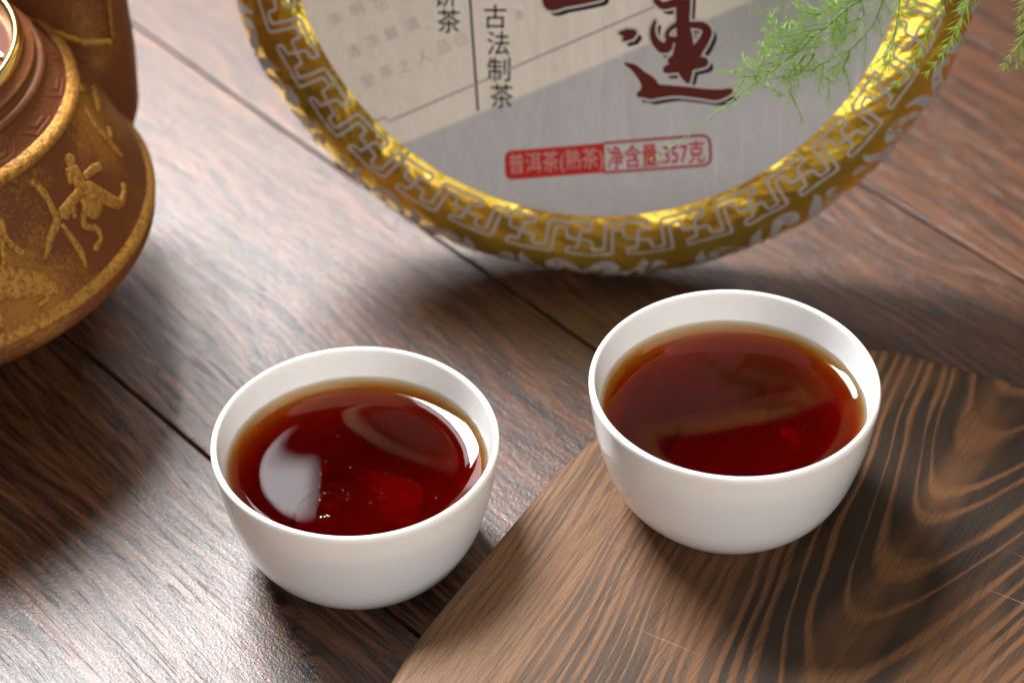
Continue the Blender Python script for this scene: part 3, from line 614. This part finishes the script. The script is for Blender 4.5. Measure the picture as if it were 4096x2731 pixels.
# gilded ridges and nested hexagons round the shoulder
V, F = lathe([(69.2, 42.8), (70.3, 43.6), (70.35, 44.8), (69.5, 45.9), (68.2, 46.4)], 200); mesh('belly_ridge', V, F, M_relief, pot)
V, F = lathe([(53.1, 76.4), (54.0, 77.4), (53.9, 78.6), (52.7, 79.6), (50.8, 79.8)], 200); mesh('shoulder_ridge', V, F, M_relief, pot)
for k in range(18):
    ph = 2+k*20.0
    if ph > 40 and ph < 300: continue
    for sc_, wd_ in ((1.55, 0.75), (0.85, 0.8)):
        hexp = [(ph+dx*sc_, 82.5+dz*sc_) for dx, dz in ((5.5, 0.0), (2.8, -1.6), (-2.8, -1.6), (-5.5, 0.0), (-2.8, 1.6), (2.8, 1.6), (5.5, 0.0))]
        hexp = [q for a, b in zip(hexp, hexp[1:]) for q in (a, ((a[0]*2+b[0])/3, (a[1]*2+b[1])/3), ((a[0]+b[0]*2)/3, (a[1]+b[1]*2)/3))]+[hexp[-1]]
        relief('hexagon_relief', hexp, [wd_]*len(hexp), 0.45, M_clay)
V, F = lathe([(38.2, 91.5), (38.4, 94.0), (39.2, 95.2), (40.2, 95.2), (41.1, 94.2), (41.4, 92.6), (41.0, 91.0)], 160); mesh('gold_rim', V, F, M_brightgold, pot)
V, F = lathe([(38.6, 92.0), (36, 92.6), (30, 93.2), (20, 93.6), (0.01, 93.8)], 120, close_end=True); lid = mesh('lid', V, F, M_lid, pot)
for P in ([(36.5, -3), (33, 1), (30, -1)], [(37, -14), (35, -13), (34, -16)], [(35, -19), (34, -23), (36, -24)]):
    V, F = stroke_mesh([([(v.x, v.y) for v in catmull([(a, b, 0) for a, b in P], 4)], [1.4]*9)], lambda a, b: (a, b, 93.2+0.12), 1.0); mesh('lid_mark', V, F, M_brightgold, lid)
# spout rising behind the shoulder
def make_spout():
    V, F = [], []; seg = 32
    rings = [(38, 46, 26, 18, 18), (42, 50, 40, 18.4, 18.4), (42.5, 52, 56, 18.2, 18.2), (42, 52, 80, 17.8, 17.8), (42, 52.5, 105, 17.0, 17.0), (43, 53, 130, 15.5, 15.5), (43, 53, 133, 14.2, 14.2), (43, 53, 128, 12.0, 12.0)]
    dense = []
    for i in range(len(rings)-1):
        for k in range(4):
            t = k/4; dense.append([rings[i][j]+(rings[i+1][j]-rings[i][j])*t for j in range(5)])
    dense.append(list(rings[-1]))
    for (x, y, z, a, b) in dense:
        for j in range(seg):
            an = 2*math.pi*j/seg; c, s = math.cos(an), math.sin(an); e = 0.78
            V.append((x+a*math.copysign(abs(c)**e, c), y+b*math.copysign(abs(s)**e, s), z))
    for i in range(len(dense)-1):
        for j in range(seg):
            k = (j+1) % seg; F.append((i*seg+j, i*seg+k, (i+1)*seg+k, (i+1)*seg+j))
    F.append(tuple((len(dense)-1)*seg+j for j in range(seg))); F.append(tuple(reversed(range(seg))))
    sp = mesh('spout', V, F, M_clay, pot)
    def bar(P, w):
        Vb, Fb = [], []
        for i, p in enumerate(P):
            p = Vector(p)
            for dx, dz in ((-w, -w), (w, -w), (w, w), (-w, w)): Vb.append((p.x+dx*0.7, p.y-dx*0.7+0, p.z+dz))
        for i in range(len(P)-1):
            for k in range(4): Fb.append((i*4+k, i*4+(k+1) % 4, (i+1)*4+(k+1) % 4, (i+1)*4+k))
        mesh('spout_band', Vb, Fb, M_relief, sp)
    bar([(57.5, 38.5, 70), (58, 39.5, 100), (57, 40, 128)], 1.1)
    bar([(28, 36.2, 86), (38, 34.4, 78), (50, 34.8, 72), (57, 38, 70)], 1.2)
make_spout()

# ------------------------------------------------------------------ asparagus fern sprigs
fl = ['feathery asparagus fern spray, the largest, trailing left across the tea cake label', 'hanging asparagus fern tip over the gold border, next to the large spray',
      'hanging asparagus fern tip over the gold border, middle of the three', 'hanging asparagus fern tip at the outer right of the gold border', 'short asparagus fern tip at the far right edge beyond the tea cake']
def tube(pts, r0, r1, V, F, seg=5):
    m = len(pts); base = len(V)
    for i, p in enumerate(pts):
        t = (pts[min(i+1, m-1)]-pts[max(i-1, 0)]).normalized(); a = t.orthogonal().normalized(); b = t.cross(a); r = r1+(r0-r1)*(1-i/(m-1))**1.6
        for k in range(seg):
            an = 2*math.pi*k/seg; q = p+a*math.cos(an)*r+b*math.sin(an)*r; V.append(q)
    for i in range(m-1):
        for k in range(seg): F.append((base+i*seg+k, base+i*seg+(k+1) % seg, base+(i+1)*seg+(k+1) % seg, base+(i+1)*seg+k))
def whorls(pts, V, F, rng, step, ln, taper=True, sparse=1.0):
    # pts: dense polyline; needles fan forward from each node
    acc = 0.0; nxt = step*0.5; tot = sum((pts[i+1]-pts[i]).length for i in range(len(pts)-1))
    run = 0.0
    for i in range(len(pts)-1):
        seg = (pts[i+1]-pts[i]); L = seg.length
        if L < 1e-6: continue
        t = seg/L
        while nxt <= run+L:
            p = pts[i]+t*(nxt-run); frac = nxt/tot; k = ln*(1.0 if not taper else (1.0-0.55*max(0, frac-0.45)/0.55))
            a = t.orthogonal().normalized(); b = t.cross(a)
            for c in range(max(3, int(rng.uniform(7, 12)*sparse))):
                an = rng.uniform(0, 2*math.pi); sp = rng.uniform(0.45, 1.15)
                d = (t*math.cos(sp)+(a*math.cos(an)+b*math.sin(an))*math.sin(sp)+Vector((0, 0, -0.08))).normalized()
                l = k*rng.uniform(0.7, 1.15); w = 0.075
                s1 = d.orthogonal().normalized(); s2 = d.cross(s1); q0 = p+t*rng.uniform(-.3, .3); q1 = q0+d*l*0.6; q2 = q0+d*l+Vector((0, 0, -0.03*l))
                base = len(V)
                for q, ww in ((q0, w*0.7), (q1, w)):
                    for j in range(3): V.append(q+(s1*math.cos(j*2.094)+s2*math.sin(j*2.094))*ww)
                V.append(q2)
                for j in range(3):
                    jn = (j+1) % 3; F.append((base+j, base+jn, base+3+jn, base+3+j)); F.append((base+3+j, base+3+jn, base+6))
            nxt += step*rng.uniform(0.8, 1.2)
        run += L
for i, fd in enumerate(D['fern']):
    root = empty('fern_sprig', fd['stem'][0]); o0 = Vector(fd['stem'][0]); rng = random.Random(40+i)
    tag(root, fl[i], 'fern', 'asparagus fern sprigs')
    S = [p-o0 for p in catmull(fd['stem'], 6)]
    V, F = [], []; tube(S, 0.48 if i == 0 else 0.34, 0.06, V, F); mesh('stem', V, F, M_stem, root)
    NV, NF = [], []
    whorls(S, NV, NF, rng, 2.6 if i else 2.4, 4.6 if i else 2.7, sparse=1.1 if i else 0.55)
    for bd in fd['br']:
        B = [p-o0 for p in catmull(bd, 6)]
        V, F = [], []; tube(B, 0.24, 0.08, V, F, 4); mesh('branchlet', V, F, M_stem, root)
        whorls(B, NV, NF, rng, 2.3, 4.4, sparse=0.75)
        if i == 0:      # finer side shoots
            for s in range(3, len(B)-2, 6):
                t = (B[s+1]-B[s]).normalized(); side = (t.cross(Vector(cF))*rng.choice((-1, 1))+t*rng.uniform(.5, 1.1)+Vector((0, rng.uniform(-.5, .5), -0.35))).normalized(); ln = rng.uniform(5, 9)
                Sx = [B[s]+side*ln*k/5+Vector((0, 0, -0.04*ln*(k/5)**2)) for k in range(6)]
                V, F = [], []; tube(Sx, 0.14, 0.06, V, F, 4); mesh('branchlet', V, F, M_stem, root)
                whorls(Sx, NV, NF, rng, 1.9, 3.6, sparse=0.6)
    tag(mesh('needles', NV, NF, M_needle, root, smooth=False), kind='stuff')
